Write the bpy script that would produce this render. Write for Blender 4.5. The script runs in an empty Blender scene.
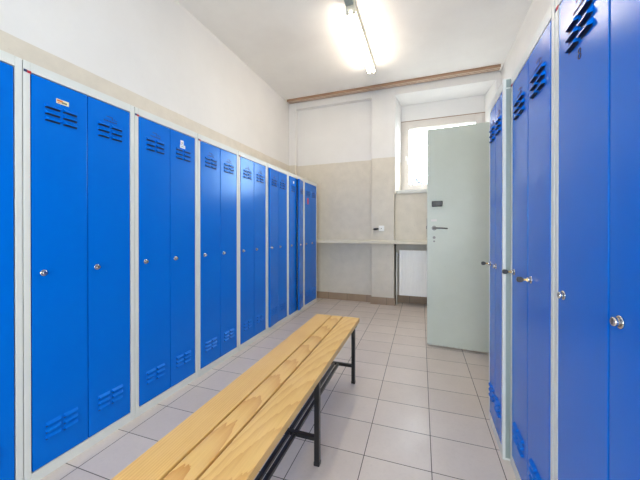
import bpy, bmesh, math, random
from mathutils import Vector, Matrix
random.seed(7)
S = bpy.context.scene
COL = S.collection
PI = math.pi

# ------------------------------------------------------------------ materials
def lin(c):
    c = c / 255.0
    return c / 12.92 if c <= 0.04045 else ((c + 0.055) / 1.055) ** 2.4
def rgb(r, g, b): return (lin(r), lin(g), lin(b), 1.0)

class NT:
    def __init__(s, name):
        s.m = bpy.data.materials.new(name); s.m.use_nodes = True
        s.t = s.m.node_tree; s.t.nodes.clear()
        s.out = s.n('ShaderNodeOutputMaterial')
    def n(s, typ, **kw):
        nd = s.t.nodes.new(typ)
        for k, v in kw.items(): setattr(nd, k, v)
        return nd
    def l(s, a, b): s.t.links.new(a, b)
    def math(s, op, a, b=None, c=None):
        nd = s.n('ShaderNodeMath', operation=op)
        for i, v in enumerate((a, b, c)):
            if v is None: continue
            if hasattr(v, 'links'): s.l(v, nd.inputs[i])
            else: nd.inputs[i].default_value = v
        return nd.outputs[0]
    def mix(s, fac, a, b, blend='MIX'):
        nd = s.n('ShaderNodeMix', data_type='RGBA', blend_type=blend)
        for sock, v in ((nd.inputs[0], fac), (nd.inputs[6], a), (nd.inputs[7], b)):
            if hasattr(v, 'links'): s.l(v, sock)
            else: sock.default_value = v
        return nd.outputs[2]
    def noise(s, vec, scale, detail=3, rough=.5):
        nd = s.n('ShaderNodeTexNoise'); nd.inputs['Scale'].default_value = scale
        nd.inputs['Detail'].default_value = detail; nd.inputs['Roughness'].default_value = rough
        if vec is not None: s.l(vec, nd.inputs['Vector'])
        return nd.outputs['Fac']
    def ramp(s, fac, lo, hi):
        nd = s.n('ShaderNodeMapRange'); nd.inputs[1].default_value = lo; nd.inputs[2].default_value = hi
        s.l(fac, nd.inputs[0]); return nd.outputs[0]
    def bsdf(s, color, rough=.5, metal=0., spec=.5, normal=None, coat=0.):
        b = s.n('ShaderNodeBsdfPrincipled')
        for k, v in (('Base Color', color), ('Roughness', rough), ('Metallic', metal), ('Specular IOR Level', spec), ('Coat Weight', coat)):
            if hasattr(v, 'links'): s.l(v, b.inputs[k])
            else: b.inputs[k].default_value = v
        if normal is not None: s.l(normal, b.inputs['Normal'])
        s.l(b.outputs[0], s.out.inputs[0]); return b
    def bump(s, h, strength=.2, dist=.002):
        nd = s.n('ShaderNodeBump'); nd.inputs['Strength'].default_value = strength
        nd.inputs['Distance'].default_value = dist; s.l(h, nd.inputs['Height']); return nd.outputs[0]
    def geo(s): return s.n('ShaderNodeNewGeometry').outputs['Position']
    def obj(s): return s.n('ShaderNodeTexCoord').outputs['Object']

def plain(name, col, rough=.5, metal=0., spec=.5, var=.06, scale=12., bump=0., bscale=200., coat=0.):
    t = NT(name); p = t.obj()
    f = t.noise(p, scale, 4)
    dark = tuple(c * (1 - var * 2) for c in col[:3]) + (1,)
    lite = tuple(min(1, c * (1 + var * 2)) for c in col[:3]) + (1,)
    c = t.mix(f, dark, lite)
    nm = t.bump(t.noise(p, bscale, 2), bump, .001) if bump else None
    t.bsdf(c, rough, metal, spec, nm, coat); return t.m

def wall_paint(name, upper, lower, edge):
    t = NT(name); g = t.geo()
    z = t.n('ShaderNodeSeparateXYZ'); t.l(g, z.inputs[0])
    wob = t.math('MULTIPLY', t.math('SUBTRACT', t.noise(g, 3.0, 2), .5), .012)
    below = t.math('LESS_THAN', t.math('ADD', z.outputs[2], wob), edge)
    big = t.noise(g, 1.4, 5, .6); fine = t.noise(g, 9., 5, .6)
    up = t.mix(t.ramp(big, .3, .7), tuple(c * .93 for c in upper[:3]) + (1,), upper)
    lo = t.mix(t.ramp(fine, .3, .7), tuple(c * .93 for c in lower[:3]) + (1,), tuple(c * 1.03 for c in lower[:3]) + (1,))
    speck = t.ramp(t.noise(g, 45., 3), .66, .74)
    lo = t.mix(t.math('MULTIPLY', speck, .12), lo, rgb(120, 115, 105))
    col = t.mix(below, up, lo)
    rough = t.math('SUBTRACT', .85, t.math('MULTIPLY', below, .42))
    h = t.math('ADD', t.noise(g, 30., 4), t.math('MULTIPLY', t.noise(g, 6., 3), 2.))
    t.bsdf(col, rough, normal=t.bump(h, .25, .006)); return t.m

M = {}
M['wall'] = wall_paint('wall paint', rgb(233, 231, 230), rgb(216, 208, 195), 2.147)
def mk_ceiling():
    t = NT('ceiling paint'); g = t.geo()
    c = t.mix(t.ramp(t.noise(g, 1.2, 5, .6), .3, .7), rgb(234, 230, 227), rgb(244, 241, 238))
    t.bsdf(c, .9, normal=t.bump(t.noise(g, 14., 4), .2, .006)); return t.m
M['ceiling'] = mk_ceiling()

def mk_floor():
    t = NT('floor tiles'); g = t.geo()
    mp = t.n('ShaderNodeMapping', vector_type='TEXTURE')
    mp.inputs['Location'].default_value = (-.283, 1.409, 0); mp.inputs['Rotation'].default_value = (0, 0, .0166)
    t.l(g, mp.inputs['Vector'])
    br = t.n('ShaderNodeTexBrick', offset=0., squash=1.)
    br.offset_frequency = 1
    for k, v in (('Color1', rgb(219, 206, 196)), ('Color2', rgb(212, 199, 189)), ('Mortar', rgb(84, 76, 70)), ('Scale', 1.),
                 ('Mortar Size', .0021), ('Mortar Smooth', .15), ('Bias', 0.), ('Brick Width', .3065), ('Row Height', .2495)):
        br.inputs[k].default_value = v
    t.l(mp.outputs[0], br.inputs['Vector'])
    cl = t.ramp(t.noise(g, 5., 5, .65), .3, .72)
    c = t.mix(t.math('MULTIPLY', cl, .16), br.outputs['Color'], rgb(176, 160, 150))
    c = t.mix(t.math('MULTIPLY', t.ramp(t.noise(g, 60., 3), .5, .75), .10), c, rgb(160, 148, 140))
    rough = t.math('ADD', t.math('ADD', .30, t.math('MULTIPLY', cl, .14)), t.math('MULTIPLY', br.outputs['Fac'], .4))
    h = t.math('SUBTRACT', t.math('MULTIPLY', t.noise(g, 25., 3), .12), br.outputs['Fac'])
    t.bsdf(c, rough, normal=t.bump(h, .3, .0015)); return t.m
M['floor'] = mk_floor()

def mk_blue():
    t = NT('blue locker enamel'); p = t.obj(); g = t.geo()
    c = t.mix(t.noise(p, 3., 3), (0, .138, .64, 1), (0, .155, .70, 1))
    rub = t.ramp(t.noise(g, 18., 4, .7), .68, .8)
    c = t.mix(t.math('MULTIPLY', rub, .12), c, rgb(60, 120, 205))
    h = t.math('ADD', t.noise(g, 320., 2), t.math('MULTIPLY', t.noise(g, 5., 2), 8.))
    b = t.bsdf(c, .23, spec=.42, normal=t.bump(h, .10, .0008)); b.inputs['Specular Tint'].default_value = (.12, .55, 1, 1); return t.m
M['blue'] = mk_blue()
M['navy'] = plain('painted slot shade navy', rgb(8, 26, 62), .6)
M['mark'] = plain('pressed badge ink', rgb(6, 40, 105), .5)
M['grey'] = plain('pale grey enamel', rgb(220, 222, 218), .4, var=.02, bump=.05)
M['grey_green'] = plain('grey green enamel', rgb(146, 158, 155), .4, var=.05, scale=5)
M['chrome'] = plain('chrome', rgb(215, 212, 205), .18, 1., var=.02)
M['steel'] = plain('dull steel', rgb(150, 148, 144), .55, 1., var=.05)
M['brass'] = plain('brass', rgb(196, 160, 96), .3, 1., var=.04)
M['black_metal'] = plain('black satin tube', rgb(24, 24, 27), .3, var=.1)
M['black_plastic'] = plain('black plastic', rgb(28, 26, 30), .4, var=.05)
M['white_plastic'] = plain('white plastic', rgb(244, 243, 240), .35, var=.02)
M['white_pvc'] = plain('white window frame', rgb(222, 215, 209), .35, var=.02)
M['radiator'] = plain('radiator enamel', rgb(246, 245, 243), .3, var=.01)
M['bead'] = plain('brown sealing bead', rgb(158, 130, 108), .7)
M['sill'] = plain('sill board', rgb(214, 214, 210), .4, var=.04)
M['sticker'] = plain('paper sticker', rgb(236, 228, 190), .6, var=.03)
M['white_sticker'] = plain('white paper sticker', rgb(238, 240, 240), .6, var=.02)
M['orange'] = plain('orange print', rgb(222, 120, 50), .6)
M['red'] = plain('red print', rgb(196, 40, 60), .6)
M['print_grey'] = plain('grey print', rgb(120, 120, 100), .6)
M['print_navy'] = plain('dark blue print', rgb(40, 50, 95), .6)
M['digit'] = plain('dark outline paint', rgb(60, 58, 70), .6)
M['shelf'] = plain('painted shelf', rgb(222, 214, 196), .5, var=.06, scale=9)
M['tube_metal'] = plain('lamp batten enamel', rgb(246, 240, 222), .4, var=.02)
M['bark'] = plain('bare bark', rgb(100, 104, 110), .9, var=.1)
M['ground'] = plain('pale winter ground', rgb(105, 104, 98), .95, var=.08, scale=.6)

def mk_door():
    t = NT('pale green door paint'); g = t.geo()
    z = t.n('ShaderNodeSeparateXYZ'); t.l(g, z.inputs[0])
    c = t.mix(t.ramp(t.noise(g, 2.5, 5, .6), .3, .7), rgb(198, 203, 190), rgb(207, 211, 199))
    c = t.mix(t.math('MULTIPLY', t.ramp(t.noise(g, 30., 4, .7), .66, .76), .35), c, rgb(170, 176, 160))
    scuff = t.math('MULTIPLY', t.math('LESS_THAN', t.math('ADD', z.outputs[2], t.math('MULTIPLY', t.noise(g, 25., 3), .05)), .045),
                   t.ramp(t.noise(g, 60., 3), .35, .6))
    c = t.mix(t.math('MULTIPLY', scuff, .35), c, rgb(120, 122, 108))
    t.bsdf(c, .38, normal=t.bump(t.noise(g, 40., 3), .12, .002)); return t.m
M['door'] = mk_door()

def mk_tile_base():
    t = NT('brown skirting tiles'); g = t.geo()
    sx = t.n('ShaderNodeSeparateXYZ'); t.l(g, sx.inputs[0])
    fr = t.math('FRACT', t.math('MULTIPLY', t.math('ADD', sx.outputs[0], 3.0), 3.26))
    joint = t.math('LESS_THAN', fr, .016)
    c = t.mix(t.noise(g, 12., 4), rgb(146, 124, 104), rgb(172, 150, 128))
    c = t.mix(joint, c, rgb(92, 80, 70))
    t.bsdf(c, .4); return t.m
M['base'] = mk_tile_base()

def mk_wood(name, off, tilt, scale, dist, contrast):
    t = NT(name); p = t.obj()
    mp = t.n('ShaderNodeMapping'); mp.inputs['Location'].default_value = off
    mp.inputs['Rotation'].default_value = (tilt, 0, .02); mp.inputs['Scale'].default_value = (1, .075, 1)
    t.l(p, mp.inputs['Vector'])
    w = t.n('ShaderNodeTexWave', wave_type='RINGS', rings_direction='Y', wave_profile='SAW')
    for k, v in (('Scale', scale), ('Distortion', dist), ('Detail', 2.), ('Detail Scale', 1.2), ('Detail Roughness', .5)):
        w.inputs[k].default_value = v
    t.l(mp.outputs[0], w.inputs['Vector'])
    m2 = t.n('ShaderNodeMapping'); m2.inputs['Scale'].default_value = (60, 1.4, 60); m2.inputs['Location'].default_value = off
    t.l(p, m2.inputs['Vector'])
    fib = t.noise(m2.outputs[0], 4., 4, .6)
    c = t.mix(t.math('MULTIPLY', t.math('POWER', w.outputs['Fac'], 2.4), contrast), rgb(238, 194, 116), rgb(206, 138, 58))
    c = t.mix(t.math('MULTIPLY', t.ramp(fib, .42, .75), .35), c, rgb(206, 148, 78))
    c = t.mix(t.math('MULTIPLY', t.ramp(t.noise(p, 7., 3), .4, .7), .18), c, rgb(250, 214, 150))
    v = t.n('ShaderNodeTexVoronoi'); v.inputs['Scale'].default_value = 3.2
    t.l(p, v.inputs['Vector'])
    knot = t.math('LESS_THAN', v.outputs['Distance'], .022)
    c = t.mix(t.math('MULTIPLY', knot, .75), c, rgb(120, 70, 30))
    t.bsdf(c, .36, normal=t.bump(fib, .1, .001)); return t.m
WOOD = [mk_wood('pine plank a', (.36, .1, .05), .25, 74., 1.6, .5), mk_wood('pine plank b', (.004, .0, .0), .55, 46., 2.6, .85), mk_wood('pine plank c', (-.17, .4, .06), .45, 58., 2.2, .6)]

def mk_rail_wood():
    t = NT('brown grooved rail'); p = t.obj()
    m2 = t.n('ShaderNodeMapping'); m2.inputs['Scale'].default_value = (1.5, 40, 40); t.l(p, m2.inputs['Vector'])
    c = t.mix(t.noise(m2.outputs[0], 3., 4), rgb(128, 98, 78), rgb(172, 138, 112))
    t.bsdf(c, .35); return t.m
M['rail'] = mk_rail_wood()
M['rail_light'] = plain('pale rail groove', rgb(226, 206, 188), .45, var=.05)

def mk_emit(name, col, st):
    t = NT(name); e = t.n('ShaderNodeEmission'); e.inputs[0].default_value = col; e.inputs[1].default_value = st
    t.l(e.outputs[0], t.out.inputs[0]); return t.m
TUBE = mk_emit('lit fluorescent tube', (1., .87, .70, 1), 62.0)
TUBE_COOL = mk_emit('lit cool fluorescent tube', (.88, .95, 1., 1), 22.0)
def mk_glass():
    t = NT('window glass')
    a = t.n('ShaderNodeBsdfTransparent'); a.inputs[0].default_value = (.96, .98, .98, 1)
    b = t.n('ShaderNodeBsdfGlossy'); b.inputs['Roughness'].default_value = .03
    mx = t.n('ShaderNodeMixShader'); mx.inputs[0].default_value = .06
    t.l(a.outputs[0], mx.inputs[1]); t.l(b.outputs[0], mx.inputs[2]); t.l(mx.outputs[0], t.out.inputs[0]); return t.m
M['glass'] = mk_glass()

# ------------------------------------------------------------------ mesh helpers
class MB:
    def __init__(s): s.bm = bmesh.new(); s.mats = []
    def mi(s, m):
        if m not in s.mats: s.mats.append(m)
        return s.mats.index(m)
    def box(s, x0, x1, y0, y1, z0, z1, m, bev=0., rot=None, seg=2):
        bm = bmesh.new()
        v = [bm.verts.new((x, y, z)) for x in (x0, x1) for y in (y0, y1) for z in (z0, z1)]
        for f in ((0, 1, 3, 2), (4, 6, 7, 5), (0, 4, 5, 1), (2, 3, 7, 6), (0, 2, 6, 4), (1, 5, 7, 3)): bm.faces.new([v[i] for i in f])
        if bev > 0: bmesh.ops.bevel(bm, geom=bm.edges[:], offset=bev, segments=seg, affect='EDGES', profile=.6)
        if rot is not None: bmesh.ops.transform(bm, matrix=rot, verts=bm.verts)
        s.merge(bm, m); return s
    def merge(s, bm, m, smooth=False):
        k = s.mi(m)
        bmesh.ops.recalc_face_normals(bm, faces=bm.faces)
        for f in bm.faces: f.material_index = k; f.smooth = smooth
        me = bpy.data.meshes.new('tmp'); bm.to_mesh(me); bm.free()
        s.bm.from_mesh(me); bpy.data.meshes.remove(me)
    def prism(s, pts, z0, z1, m, axis='Z', bev=0.):
        # pts: outline (a, b); axis Z: (x,y) raised z0..z1; axis Y: (x,z) along y; axis X: (y,z) along x
        bm = bmesh.new()
        def P(a, b, h): return {'Z': (a, b, h), 'Y': (a, h, b), 'X': (h, a, b)}[axis]
        lo = [bm.verts.new(P(a, b, z0)) for a, b in pts]; hi = [bm.verts.new(P(a, b, z1)) for a, b in pts]
        n = len(pts)
        bm.faces.new(lo); bm.faces.new(hi)
        for i in range(n): bm.faces.new((lo[i], lo[(i + 1) % n], hi[(i + 1) % n], hi[i]))
        if bev: bmesh.ops.bevel(bm, geom=bm.edges[:], offset=bev, segments=1, affect='EDGES')
        s.merge(bm, m); return s
    def tube(s, pts, r, m, n=14, caps=True):
        bm = bmesh.new(); rings = []
        pts = [Vector(p) for p in pts]
        for i, p in enumerate(pts):
            d = (pts[min(i + 1, len(pts) - 1)] - pts[max(i - 1, 0)]).normalized()
            a = d.orthogonal().normalized(); 
            if abs(d.z) < .9: a = d.cross(Vector((0, 0, 1))).normalized()
            b = d.cross(a).normalized()
            rr = r[i] if isinstance(r, (list, tuple)) else r
            rings.append([bm.verts.new(p + (a * math.cos(2 * PI * k / n) + b * math.sin(2 * PI * k / n)) * rr) for k in range(n)])
        for A, B in zip(rings, rings[1:]):
            for k in range(n): bm.faces.new((A[k], A[(k + 1) % n], B[(k + 1) % n], B[k]))
        if caps: bm.faces.new(rings[0]); bm.faces.new(rings[-1])
        k = s.mi(m); bmesh.ops.recalc_face_normals(bm, faces=bm.faces)
        for f in bm.faces: f.material_index = k; f.smooth = len(f.verts) == 4
        me = bpy.data.meshes.new('tmp'); bm.to_mesh(me); bm.free(); s.bm.from_mesh(me); bpy.data.meshes.remove(me); return s
    def ring(s, c, R, r, m, n=18, k=6):
        # torus lying in the local y-z plane
        bm = bmesh.new(); rings = []
        for i in range(n):
            a = 2 * PI * i / n; row = []
            for j in range(k):
                b = 2 * PI * j / k; rad = R + r * math.cos(b)
                row.append(bm.verts.new((c[0] + r * math.sin(b), c[1] + rad * math.cos(a), c[2] + rad * math.sin(a))))
            rings.append(row)
        for i in range(n):
            A, B = rings[i], rings[(i + 1) % n]
            for j in range(k): bm.faces.new((A[j], A[(j + 1) % k], B[(j + 1) % k], B[j]))
        s.merge(bm, m); return s
    def mesh(s, name):
        me = bpy.data.meshes.new(name); s.bm.to_mesh(me); s.bm.free()
        for m in s.mats: me.materials.append(m)
        return me
    def build(s, name, parent=None):
        return link(name, s.mesh(name), parent)
def link(name, me, parent=None, loc=(0, 0, 0), rz=0.):
    o = bpy.data.objects.new(name, me); COL.objects.link(o)
    o.location = loc; o.rotation_euler = (0, 0, rz)
    if parent is not None: o.parent = parent
    return o
def thing(name, label, cat, loc=(0, 0, 0), rz=0., group=None):
    o = bpy.data.objects.new(name, None); COL.objects.link(o); o.empty_display_size = .1
    o.location = loc; o.rotation_euler = (0, 0, rz)
    return tag(o, label, cat, group)
def tag(o, label, cat, group=None):
    o['label'] = label; o['category'] = cat
    if group: o['group'] = group
    return o
def struct(o, label=None, cat=None):
    o['kind'] = 'structure'
    if label: o['label'] = label
    if cat: o['category'] = cat
    return o

# ------------------------------------------------------------------ the room
XL, XR, YF, H = -2.12, .90, -1.6, 3.16
YN, YP, YW = 4.46, 4.37, 4.81          # niche face, pillar face, window face
struct(MB().box(XL - .2, XR + .2, YF - .2, 5.1, -.2, 0, M['floor']).build('floor'), 'grey beige tiled floor with thin dark joints', 'floor')
struct(MB().box(XL - .2, XR + .2, YF - .2, 5.1, H, H + .2, M['ceiling']).build('ceiling'), 'white painted ceiling above the lockers', 'ceiling')
struct(MB().box(XL - .2, XL, YF - .2, 5.1, 0, H, M['wall']).build('wall_left'), 'white wall with beige lower paint behind the long locker row', 'wall')
struct(MB().box(XR, XR + .2, YF - .2, 5.1, 0, H, M['wall']).build('wall_right'), 'white wall above the lockers nearest the camera', 'wall')
# rear wall, with an opening for the added, unseen window
w = MB()
w.box(XL, XR, YF - .2, YF, 0, .75, M['wall']); w.box(XL, XR, YF - .2, YF, 1.75, H, M['wall'])
w.box(XL, -1.15, YF - .2, YF, .75, 1.75, M['wall']); w.box(.8, XR, YF - .2, YF, .75, 1.75, M['wall'])
struct(w.build('wall_rear'), 'plain wall behind the camera with a window added in it for daylight', 'wall')
# far wall: shallow niche, pillar, window recess
w = MB()
w.box(XL, -.44, YN, 5.0, 0, H, M['wall'])
w.box(XL, -2.0, YP, YN, 0, H, M['wall'], .006)
w.box(-2.0, -.768, YP, YN, 3.05, H, M['wall'], .006)
w.box(-.768, -.44, YP, YN, 0, H, M['wall'], .008)
w.box(-.44, XR, YN + .015, 5.0, .90, 1.625, M['wall']); w.box(-.44, XR, 4.62, 5.0, 0, .90, M['wall'])
w.box(-.70, -.44, YN, 4.62, 0, .90, M['wall'])
w.box(-.44, XR, YP, 5.0, 3.04, H, M['wall'], .006)
w.box(-.44, XR, YW, 5.0, 2.785, 3.04, M['wall'])
w.prism([(-.44, YN), (-.44, 5.0), (-.36, 5.0), (-.376, YW), (-.425, YP + .01), (-.44, YP + .01)], 1.62, 3.04, M['wall'])
w.prism([(XR, YP), (XR, 5.0), (.78, 5.0), (.79, YW), (.848, YP)], 1.62, 3.04, M['wall'])
w.box(.82, XR, YP + .05, 4.63, 0, 1.62, M['wall'])
struct(w.build('wall_back'), 'far wall with niche, pillar and window recess, white above beige paint', 'wall')

b = MB()
b.box(-2.0, -.775, YN - .014, YN, 0, .108, M['base'], .003)
b.box(-.782, -.428, YP - .014, YP, 0, .108, M['base'], .003)
b.box(-.44, -.428, YP, 4.62, 0, .108, M['base'])
b.box(-.428, .82, 4.605, 4.62, 0, .108, M['base'], .003)
struct(b.build('baseboard_back'), 'brown tile skirting along the far wall', 'baseboard')

# window in the far wall
win = thing('window_1', 'white framed window in the recess behind the pale green door', 'window', (.207, YW, 1.675)); win['kind'] = 'structure'
hw, hh = .583, 1.11
f = MB()
f.box(-hw, -hw + .05, 0, .08, 0, hh, M['white_pvc'], .004); f.box(hw - .05, hw, 0, .08, 0, hh, M['white_pvc'], .004)
f.box(-hw + .05, hw - .05, 0, .08, 0, .05, M['white_pvc'], .004); f.box(-hw + .05, hw - .05, 0, .08, hh - .05, hh, M['white_pvc'], .004)
f.build('window_frame', win)
f = MB(); q_ = M['bead']
f.box(-hw - .009, -hw, -.004, .02, 0, hh + .009, q_); f.box(hw, hw + .009, -.004, .02, 0, hh + .009, q_); f.box(-hw, hw, -.004, .02, hh, hh + .009, q_)
f.build('edge_bead', win)
f = MB(); a, z0, z1 = hw - .045, .045, hh - .045
f.box(-a, -a + .075, -.018, .05, z0, z1, M['white_pvc'], .006); f.box(a - .075, a, -.018, .05, z0, z1, M['white_pvc'], .006)
f.box(-a + .075, a - .075, -.018, .05, z0, z0 + .075, M['white_pvc'], .006); f.box(-a + .075, a - .075, -.018, .05, z1 - .075, z1, M['white_pvc'], .006)
f.build('sash', win)
MB().box(-a + .07, a - .07, .014, .02, z0 + .07, z1 - .07, M['glass']).build('pane', win)
h = MB(); h.box(-a + .02, -a + .05, -.03, -.018, .50, .57, M['white_plastic'], .004); h.tube([(-a + .035, -.03, .55), (-a + .035, -.055, .55), (-a + .05, -.06, .47), (-a + .06, -.06, .43)], .009, M['white_plastic'])
h.build('window_handle', win)
MB().box(-.64, .60, -.355, .0, -.05, 0, M['sill'], .006).build('window_sill', win)
t_ = MB(); t_.box(-.628, -.615, 0, .012, 0, 0.01, M['white_pvc'])
# unseen rear window, added to bring daylight in from behind the camera
win2 = thing('added_window', 'white framed unseen window added behind the camera for daylight', 'window', (-.175, YF - .12, .75)); win2['kind'] = 'structure'
f = MB()
for x0, x1 in ((-.975, -.91), (-.03, .03), (.91, .975)): f.box(x0, x1, 0, .07, 0, 1.0, M['white_pvc'], .004)
for x0, x1 in ((-.91, -.03), (.03, .91)):
    f.box(x0, x1, 0, .07, 0, .065, M['white_pvc'], .004); f.box(x0, x1, 0, .07, .935, 1.0, M['white_pvc'], .004)
f.build('window_frame', win2)
for x0, x1 in ((-.91, -.03), (.03, .91)): MB().box(x0, x1, .03, .036, .065, .935, M['glass']).build('pane', win2)

# pale green door standing open from the right wall
dr = thing('door_1', 'pale green painted door standing open in front of the window recess', 'door', (.898, 2.897, 0), PI + -.066); dr['kind'] = 'structure'
# local: x from hinge (0) to free edge (.852); face towards the camera is +y after the half turn
L_ = .895
MB().box(.004, L_, -.042, 0, .014, 2.035, M['door'], .004).build('door_leaf', dr)
bx = MB(); bx.box(L_ - .135, L_ - .042, 0, .026, 1.308, 1.358, M['black_plastic'], .006); bx.tube([(L_ - .10, .026, 1.333), (L_ - .10, .029, 1.333)], .012, M['black_metal'])
bx.build('rim_lock', dr)['label'] = 'black rim lock box'
hd = MB(); hd.tube([(L_ - .062, 0, 1.108), (L_ - .062, .008, 1.108)], .022, M['steel'])
hd.tube([(L_ - .062, .008, 1.108), (L_ - .062, .048, 1.108)], .009, M['steel']); hd.tube([(L_ - .057, .048, 1.109), (L_ - .12, .052, 1.109), (L_ - .178, .046, 1.104)], [.009, .008, .006], M['steel'])
hd.build('door_handle', dr)['label'] = 'steel lever handle'
kh = MB(); kh.tube([(L_ - .062, 0, 1.02), (L_ - .062, .004, 1.02)], .013, M['steel']); kh.tube([(L_ - .062, 0, .985), (L_ - .062, .002, .985)], .009, M['steel']); kh.build('keyhole', dr)
pt = MB(); pt.box(L_ - .085, L_ - .035, 0, .0015, 1.17, 1.19, M['white_pvc'], .0005); pt.build('filler_patch', dr)
lt = MB(); lt.box(L_ - .001, L_ + .004, -.032, -.012, 1.02, 1.20, M['steel'], .001); lt.box(L_, L_ + .010, -.027, -.015, 1.10, 1.13, M['steel'], .002); lt.build('latch', dr)
hg = MB()
for z in (.25, 1.75): hg.tube([(.0, .006, z), (.0, .006, z + .10)], .009, M['steel'])
hg.build('hinge', dr)
tr = MB(); tr.box(.845, XR, 2.03, 2.055, 0, 2.06, M['door']); tr.box(.845, XR, 2.96, 2.985, 0, 2.06, M['door']); tr.box(.845, XR, 2.03, 2.985, 2.06, 2.12, M['door'])
struct(tr.build('trim_1'), 'pale green door casing on the right wall', 'trim')

# ledge shelf along the far wall
sh = MB(); e = .002
sh.prism([(-2.118, 4.282), (.80 - e, 4.275), (.80 - e, YN + .013), (-.44 + e, YN + .013), (-.44 + e, YP - e), (-.768 - e, YP - e), (-.768 - e, YN - e), (-2.0 + e, YN - e), (-2.0 + e, YP - e), (-2.118, YP - e)], .893, .943, M['shelf'], bev=.003)
tag(sh.build('wall_shelf'), 'long beige painted ledge shelf running across the far wall', 'shelf')

# radiator
rd = thing('radiator', 'white panel radiator on the far wall below the ledge shelf', 'radiator', (.07, 4.485, 0))
p = MB(); x0, x1, zb, zt = -.435, .565, .15, .795
n = 24; pts = []
for i in range(n):
    u0 = x0 + (x1 - x0) * i / n; wv = (x1 - x0) / n
    pts += [(u0, -.085), (u0 + wv * .62, -.085), (u0 + wv * .72, -.0825), (u0 + wv * .9, -.0825)]
pts += [(x1, -.085), (x1, -.06), (x0, -.06)]
p.prism(pts, zb, zt, M['radiator']); p.build('front_panel', rd)
for a in (x0 - .006, x1): MB().box(a, a + .006, -.088, -.02, zb, zt + .006, M['radiator'], .002).build('side_cover', rd)
p = MB()
p.box(x0, x1, -.086, -.08, zt, zt + .006, M['radiator'])
for i in range(40):
    xx = x0 + (x1 - x0) * (i + .5) / 40; p.box(xx - .004, xx + .004, -.08, -.03, zt, zt + .004, M['radiator'])
p.build('top_grille', rd)
MB().box(x0 + .01, x1 - .01, -.045, -.03, zb + .02, zt - .02, M['radiator']).build('rear_panel', rd)
for xx in (x0 + .15, x1 - .15): MB().box(xx - .015, xx + .015, -.03, .132, zb + .1, zt - .1, M['steel']).build('wall_bracket', rd)
p = MB(); p.tube([(x0 - .006, -.05, zt - .06), (x0 - .05, -.05, zt - .06)], .010, M['chrome']); p.tube([(x0 - .042, -.05, zt - .085), (x0 - .042, -.05, zt - .03)], .013, M['white_plastic']); p.build('valve', rd)
p = MB(); p.tube([(x0 - .045, -.05, zt - .085), (x0 - .045, -.048, .3), (x0 - .045, -.045, .0)], .008, M['radiator']); p.build('pipe', rd)

# socket on the pillar
so = thing('wall_socket', 'small white wall socket on the pillar above the ledge shelf', 'socket', (-.62, YP, 1.115))
q = MB(); q.box(-.04, .04, -.012, 0, -.038, .042, M['white_plastic'], .005); q.build('cover_plate', so)
q = MB(); q.tube([(.0, -.012, .0), (0, -.016, .0)], .022, M['white_plastic'], 20); q.tube([(0, -.016, 0), (0, -.017, 0)], .007, M['print_grey']); q.build('socket_face', so)
pl = MB(); pl.tube([(-.04, -.02, -.005), (-.06, -.024, -.006), (-.075, -.026, -.008), (-.112, -.028, -.012)], [.010, .014, .017, .012], M['black_plastic']); pl.tube([(-.112, -.028, -.012), (-.125, -.03, -.014)], .006, M['steel'])
pl.build('side_plug', so)['label'] = 'dark plug on the side of the socket'

# curtain rail on the ceiling
cr = thing('curtain_rail', 'long brown double curtain rail fixed to the ceiling before the far wall', 'curtain rail', (-2.085, 4.28, H), .0)
LR = 2.955
MB().box(0, LR, -.055, .045, -.030, 0, M['rail'], .002).build('rail_body', cr)
for y in (-.026, .012):
    MB().box(.002, LR, y - .005, y + .005, -.0325, -.030, M['rail_light'], .001).build('track', cr)
q = MB(); q.box(LR, LR + .018, -.057, .047, -.040, 0, M['white_plastic'], .004); q.build('end_cap', cr)

# fluorescent lights
def tube_light(loc, label, mat, length=1.2):
    t = thing('ceiling_light', label, 'ceiling light', loc, 0, 'fluorescent lights in a row along the ceiling')
    h = length / 2
    q = MB(); q.prism([(-.036, 0), (-.043, -.012), (-.043, -.062), (-.036, -.068), (.036, -.068), (.043, -.062), (.043, -.012), (.036, 0)], -h + .02, h - .02, M['tube_metal'], 'Y', .002); q.build('batten', t)
    for sx in (-1, 1):
        q = MB(); x = sx * .029
        q.tube([(x, -h + .035, -.085), (x, h - .035, -.085)], .013, mat); q.build('tube', t)
        for sy in (-1, 1):
            q = MB(); y = sy * (h - .02)
            q.box(x - .016, x + .016, y - .014, y + .014, -.104, -.06, M['tube_metal'], .004); q.build('lamp_holder', t)
    for sy in (-1, 1):
        q = MB(); y = sy * (h - .01); q.box(-.045, .045, y - .012, y + .012, -.072, 0, M['tube_metal'], .004); q.build('end_cap', t)
    return t
TL = tube_light((-.653, 3.17, H), 'lit twin tube fluorescent light on the ceiling', TUBE, 1.12)
q = MB(); q.box(-.035, .035, -.66, -.575, -.05, 0, M['grey_green'], .006); q.build('junction_box', TL)['label'] = 'grey junction box at the near end'
q = MB(); q.tube([(0, -.66, -.012), (0, -1.75, -.012)], .012, M['grey_green']); q.build('conduit', TL)
tube_light((-.65, .75, H), 'second fluorescent light, unseen, added on the ceiling nearer the camera', TUBE_COOL)  # out of view, added as a plausible light source near the camera
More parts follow.
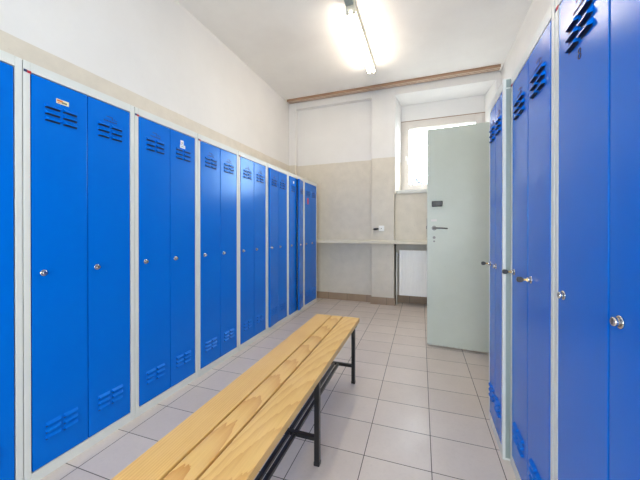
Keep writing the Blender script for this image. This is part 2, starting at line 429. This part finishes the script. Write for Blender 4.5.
# ------------------------------------------------------------------ lockers
T = .021                        # door thickness
def vent_mesh(cols, L, gap, name):
    q = MB()
    tot = cols * L + (cols - 1) * gap
    for c in range(cols):
        y0 = -tot / 2 + c * (L + gap); y1 = y0 + L
        for r in range(3):
            zc = (1 - r) * .0285; P = .0105
            bm = bmesh.new()
            prof = [(0.0, zc + .0085), (P * .82, zc + .0005), (P, zc - .002), (P, zc - .0065), (0.0, zc - .0065)]
            ins = [.000, .003, .0045, .0055, .0]
            A = [bm.verts.new((a, y0 + i, b)) for (a, b), i in zip(prof, ins)]; B = [bm.verts.new((a, y1 - i, b)) for (a, b), i in zip(prof, ins)]
            k = len(prof)
            for i in range(k - 2): bm.faces.new((A[i], A[i + 1], B[i + 1], B[i]))
            bm.faces.new(A); bm.faces.new(B)
            q.merge(bm, M['blue'])
            # dark navy faces standing in for the shade inside the slot
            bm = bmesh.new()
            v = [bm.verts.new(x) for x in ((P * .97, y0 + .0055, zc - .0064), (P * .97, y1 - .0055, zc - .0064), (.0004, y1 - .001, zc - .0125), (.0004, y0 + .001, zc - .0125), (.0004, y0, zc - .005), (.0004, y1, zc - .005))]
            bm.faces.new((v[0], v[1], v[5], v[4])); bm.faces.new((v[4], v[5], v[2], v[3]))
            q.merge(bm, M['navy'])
    return q.mesh(name)
def badge_mesh():
    q = MB(); x = .0008
    q.box(0, x, -.020, .012, .018, .0215, M['mark']); q.box(0, x, .0085, .012, .004, .0215, M['mark'])
    q.box(0, x, .020, .023, .009, .016, M['mark']); q.box(0, x, .024, .036, .008, .0105, M['mark'])
    yy = -.034
    for wd in (.006, .004, .007, .003, .008, .005, .006, .004, .008): q.box(0, x, yy, yy + wd, -.006, -.0015 if wd < .006 else .0005, M['mark']); yy += wd + .0022
    return q.mesh('badge')
def knob_mesh():
    q = MB()
    q.tube([(0, 0, 0), (.003, 0, 0), (.0035, 0, 0)], [.0135, .0135, .011], M['chrome'], 20)
    q.tube([(.003, 0, 0), (.012, 0, 0), (.014, 0, 0)], [.0095, .0095, .008], M['chrome'], 20)
    q.box(.0139, .0144, -.001, .001, -.005, .005, M['navy'])
    return q.mesh('knob')
VENT2 = vent_mesh(2, .059, .010, 'vent'); VENT1 = vent_mesh(2, .040, .008, 'vent')
BADGE = badge_mesh(); KNOB = knob_mesh()
_bodies = {}
def body_mesh(w, d, side):
    key = (w, d, side)
    if key in _bodies: return _bodies[key]
    q = MB(); g = M['grey']; s = M[side]; p = .0235; hw = w / 2
    q.box(-d, 0, -hw, -hw + p, 0, 1.8, s, .0025); q.box(-d, 0, hw - p, hw, 0, 1.8, g, .0025)
    q.box(-d, 0, -hw + p, hw - p, 1.758, 1.8, g, .0015); q.box(-d, 0, -hw + p, hw - p, 0.0, .048, g, .0015)
    q.box(-d, -d + .01, -hw + p, hw - p, .048, 1.758, g); q.box(-d + .01, -T - .02, -.008, .008, .048, 1.758, g)
    _bodies[key] = q.mesh('carcass'); return _bodies[key]
_doors = {}
def door_mesh(w):
    if w not in _doors:
        _doors[w] = MB().box(-T, 0, -w, 0, .052, 1.7535, M['blue'], .0025).mesh('door')
    return _doors[w]
def sticker(parent, w, z, y, wd, ht, base, label, inks):
    q = MB(); q.box(.0001, .0008, y - wd / 2, y + wd / 2, z - ht / 2, z + ht / 2, M[base])
    for (u0, u1, v0, v1, m) in inks: q.box(.0008, .0011, y - wd / 2 + wd * u0, y - wd / 2 + wd * u1, z - ht / 2 + ht * v0, z - ht / 2 + ht * v1, M[m])
    q.build('sticker', parent)['label'] = label
def locker(loc, rz, w, label, group, d=.5, ajar=(0, 0), badges=(1, 1), side='grey', plate=True):
    t = thing('locker', label, 'locker', loc, rz, group)
    link('carcass', body_mesh(w, d, side), t)
    p, g = .0235, .0045
    inner = w - 2 * p; dw = (inner - 3 * g) / 2
    ds = []
    for k in (0, 1):
        yh = -w / 2 + p + g + dw + k * (dw + g)                 # hinge side
        do = link('door', door_mesh(dw), t, (0, yh, 0), ajar[k])
        vm = VENT2 if dw > .18 else VENT1
        link('vent', vm, do, (0, -dw / 2, 1.612)); link('vent', vm, do, (0, -dw / 2, .199))
        if badges[k]: link('badge', BADGE, do, (.0001, -dw / 2, 1.667))
        link('knob', KNOB, do, (0, -dw + (.04 if dw > .18 else .024), .90))
        ds.append((do, dw))
    if plate:
        q = MB(); y = -w / 2
        q.box(.0001, .001, y + .001, y + .012, 1.7515, 1.7625, M['print_navy']); q.box(.0001, .001, y + .012, y + .026, 1.7505, 1.7615, M['red'])
        q.build('maker_plate', t)['label'] = 'tiny red and blue plate'
    return t, ds
DL, Y0, UW = 1.5816, .7365, .5
labels = [
 'blue two-door locker cut by the picture edge, first of the long row',
 'blue two-door locker with a yellow paper sticker on its first door',
 'blue two-door locker with a white sticker on its second door, near the bench end',
 'blue two-door locker with a dim window gleam, third whole one from the yellow sticker locker',
 'blue two-door locker with a bright gleam, just before the lockers with ajar doors',
 'blue two-door locker with its first door slightly ajar, beyond the gleaming locker',
 'blue two-door locker with its second door standing furthest open',
 'blue two-door locker with a red sticker, last of the long row by the far wall',
]
ajs = {5: (math.radians(5), 0), 6: (math.radians(3.5), math.radians(10))}
Lk = []
for k in range(8):
    y = Y0 + (k - 1) * UW + UW / 2
    bd = {1: (0, 1), 2: (1, 0), 6: (0, 0), 7: (0, 0)}.get(k, (1, 1))
    Lk.append(locker((-DL, y, 0), 0, UW - .003, labels[k], 'blue lockers in the long row along the white wall', ajar=ajs.get(k, (0, 0)), badges=bd, plate=k < 5))
d0, dw = Lk[1][1][0]
sticker(d0, dw, 1.676, -.105, .05, .021, 'sticker', 'yellow and orange paper sticker', [(.05, .5, .45, .85, 'orange'), (.4, .85, .2, .6, 'print_grey'), (.1, .35, .15, .3, 'red')])
d0, dw = Lk[2][1][1]
sticker(d0, dw, 1.690, -.12, .028, .028, 'white_sticker', 'small white sticker', [(.3, .7, .3, .5, 'print_grey')])
sticker(d0, dw, 1.663, -.115, .045, .022, 'white_sticker', 'white name sticker', [(.2, .8, .4, .55, 'print_grey')])
d0, dw = Lk[6][1][0]
sticker(d0, dw, 1.69, -.10, .035, .03, 'white_sticker', 'small white sticker', [])
d0, dw = Lk[7][1][0]
sticker(d0, dw, 1.50, -.11, .05, .085, 'red', 'red sticker', [])

ER = .37
grp = 'blue lockers against the wall opposite the long row'
R1 = locker((ER, .81, 0), PI, .577, 'blue two-door locker nearest the camera, with digit eight under its upper vent', grp, badges=(1, 1))
R2 = locker((ER, 1.3525, 0), PI, .497, 'blue two-door locker with a key in each of its two locks', grp)
R3 = locker((.34, 1.7725, 0), PI, .333, 'narrow blue locker with a grey side, standing proud beside the open door', grp, d=.525, side='grey', plate=False)
# grey-green near side panel of the narrow locker
q = MB(); q.box(-.515, -.012, .1665, .1675, .012, 1.752, M['grey_green']); q.build('side_panel', R3[0])['label'] = 'grey green side panel'
q = MB(); q.box(-.515, -.012, .1665, .1675, 1.758, 1.795, M['grey_green']); q.build('side_rim', R3[0])
d0, dw = R1[1][0]
q = MB(); q.ring((.0006, -dw / 2 + .0, 1.548), .006, .0012, M['digit']); q.ring((.0006, -dw / 2 + .0, 1.5345), .007, .0012, M['digit']); q.build('digit', d0)['label'] = 'dark outlined number 8'

# keys standing in the locks
def key(loc, label, tilt=0.):
    k = thing('key', label, 'key', loc, PI, 'black headed keys left in locker locks'); k.rotation_euler = (tilt, 0, PI)
    q = MB(); q.box(-.006, .014, -.0012, .0012, -.0035, .0035, M['brass'], .0005); q.build('key_blade', k)
    q = MB(); q.prism([(.010, -.004), (.015, -.0085), (.022, -.0105), (.030, -.0095), (.033, -.005), (.033, .005), (.030, .0095), (.022, .0105), (.015, .0085), (.010, .004)], -.0035, .0035, M['black_plastic'], 'Y', .0012)
    q.build('key_head', k)
def knob_pos(L, k):
    t, ds = L; do, dw = ds[k]
    bpy.context.view_layer.update()
    off = -dw + (.04 if dw > .18 else .024)
    return t.matrix_world @ do.matrix_local @ Vector((.0145, off, .90))
key(knob_pos(R2, 0), 'black headed key in the far lock of the middle locker opposite the long row', .25)
key(knob_pos(R2, 1), 'black headed key in the near lock of the middle locker, biggest of the keys', .1)
key(knob_pos(R3, 0), 'black headed key in the narrow locker, seen against the pale green door', .0)

# ------------------------------------------------------------------ bench
BX0, BY0, BL = -.584, .47, 1.625
bench = thing('bench', 'long pine plank bench on a black steel tube frame between the lockers', 'bench', (-.6035, 1.2825, 0), .0175)
hl = BL / 2
for (xa, xb), wm in zip(((-.163, -.047), (-.039, .039), (.047, .163)), WOOD):
    MB().box(xa, xb, -hl, hl, .425, .455, wm, .003).build('plank', bench)
bm_ = M['black_metal']
ys = (-hl + .045, -.005, hl - .045)
for y in ys:
    for sx in (-1, 1):
        q = MB(); x = sx * .128
        q.box(x - .0125, x + .0125, y - .0125, y + .0125, 0.004, .398, bm_, .003)
        q.box(x - .014, x + .014, y - .014, y + .014, 0, .018, M['black_plastic'], .003)
        q.build('leg', bench)
    q = MB(); q.box(-.1155, .1155, y - .010, y + .010, .112, .132, bm_, .002); q.build('crossbar', bench)
    q = MB(); q.box(-.150, .150, y - .0125, y + .0125, .398, .425, bm_, .002); q.build('seat_support', bench)
for (a, b) in ((ys[0] + .0125, ys[1] - .0125), (ys[1] + .0125, ys[2] - .0125)):
    q = MB(); q.box(-.022, -.004, a - .0, b + .0, .113, .131, bm_, .003); q.box(.008, .026, a, b, .113, .131, bm_, .003); q.build('stretcher', bench)

# ------------------------------------------------------------------ outdoors
struct(MB().box(-30, 30, 5.2, 60, -1.3, -1.2, M['ground']).build('ground'), 'pale ground outside the window', 'ground')
def tree(loc, label, seed, hgt):
    random.seed(seed)
    t = MB()
    def grow(p, d, ln, r, dep):
        q_ = p + d * ln
        mid = p + d * ln * .5 + Vector((random.uniform(-1, 1), random.uniform(-1, 1), 0)) * ln * .06
        t.tube([p, mid, q_], [r, r * .85, r * .7], M['bark'], 6)
        if dep == 0: return
        for i in range(3 if dep > 1 else 2):
            nd = (d + Vector((random.uniform(-.8, .8), random.uniform(-.8, .8), random.uniform(-.05, .5)))).normalized()
            grow(p + d * ln * random.uniform(.6, 1.), nd, ln * random.uniform(.6, .8), r * .62, dep - 1)
    grow(Vector((0, 0, 0)), Vector((0, 0, 1)), hgt * .30, .17, 5)
    o = t.build('tree'); o.location = loc; tag(o, label, 'tree')
tree((.1, 13., -1.2), 'pale bare branched tree outside behind the window glass', 3, 8.)

# ------------------------------------------------------------------ light
wd = bpy.data.worlds.new('sky'); S.world = wd; wd.use_nodes = True
bg = wd.node_tree.nodes['Background']; bg.inputs[0].default_value = (.87, .935, 1., 1); bg.inputs[1].default_value = 19.0
def portal(loc, rot, sx, sy):
    l = bpy.data.lights.new('portal', 'AREA'); l.shape = 'RECTANGLE'; l.size = sx; l.size_y = sy; l.cycles.is_portal = True
    o = bpy.data.objects.new('window_portal', l); COL.objects.link(o); o.location = loc; o.rotation_euler = rot
portal((.207, YW + .09, 2.23), (-PI / 2, 0, 0), 1.1, 1.05)
portal((-.175, YF - .14, 1.25), (PI / 2, 0, 0), 1.9, .95)

# ------------------------------------------------------------------ camera
cam = bpy.data.cameras.new('camera'); co = bpy.data.objects.new('camera', cam); COL.objects.link(co)
cam.sensor_width = 36; cam.lens = 294.96 / 640 * 36; cam.shift_y = -(240 - 231.42) / 640; cam.clip_start = .02
co.location = (0, 0, 1.0858); co.rotation_euler = (PI / 2 - .0032, 0, .3466)
S.camera = co
S.view_settings.view_transform = 'Standard'; S.view_settings.look = 'None'
S.view_settings.exposure = 0.05; S.view_settings.gamma = 1.0; S.view_settings.use_curve_mapping = False
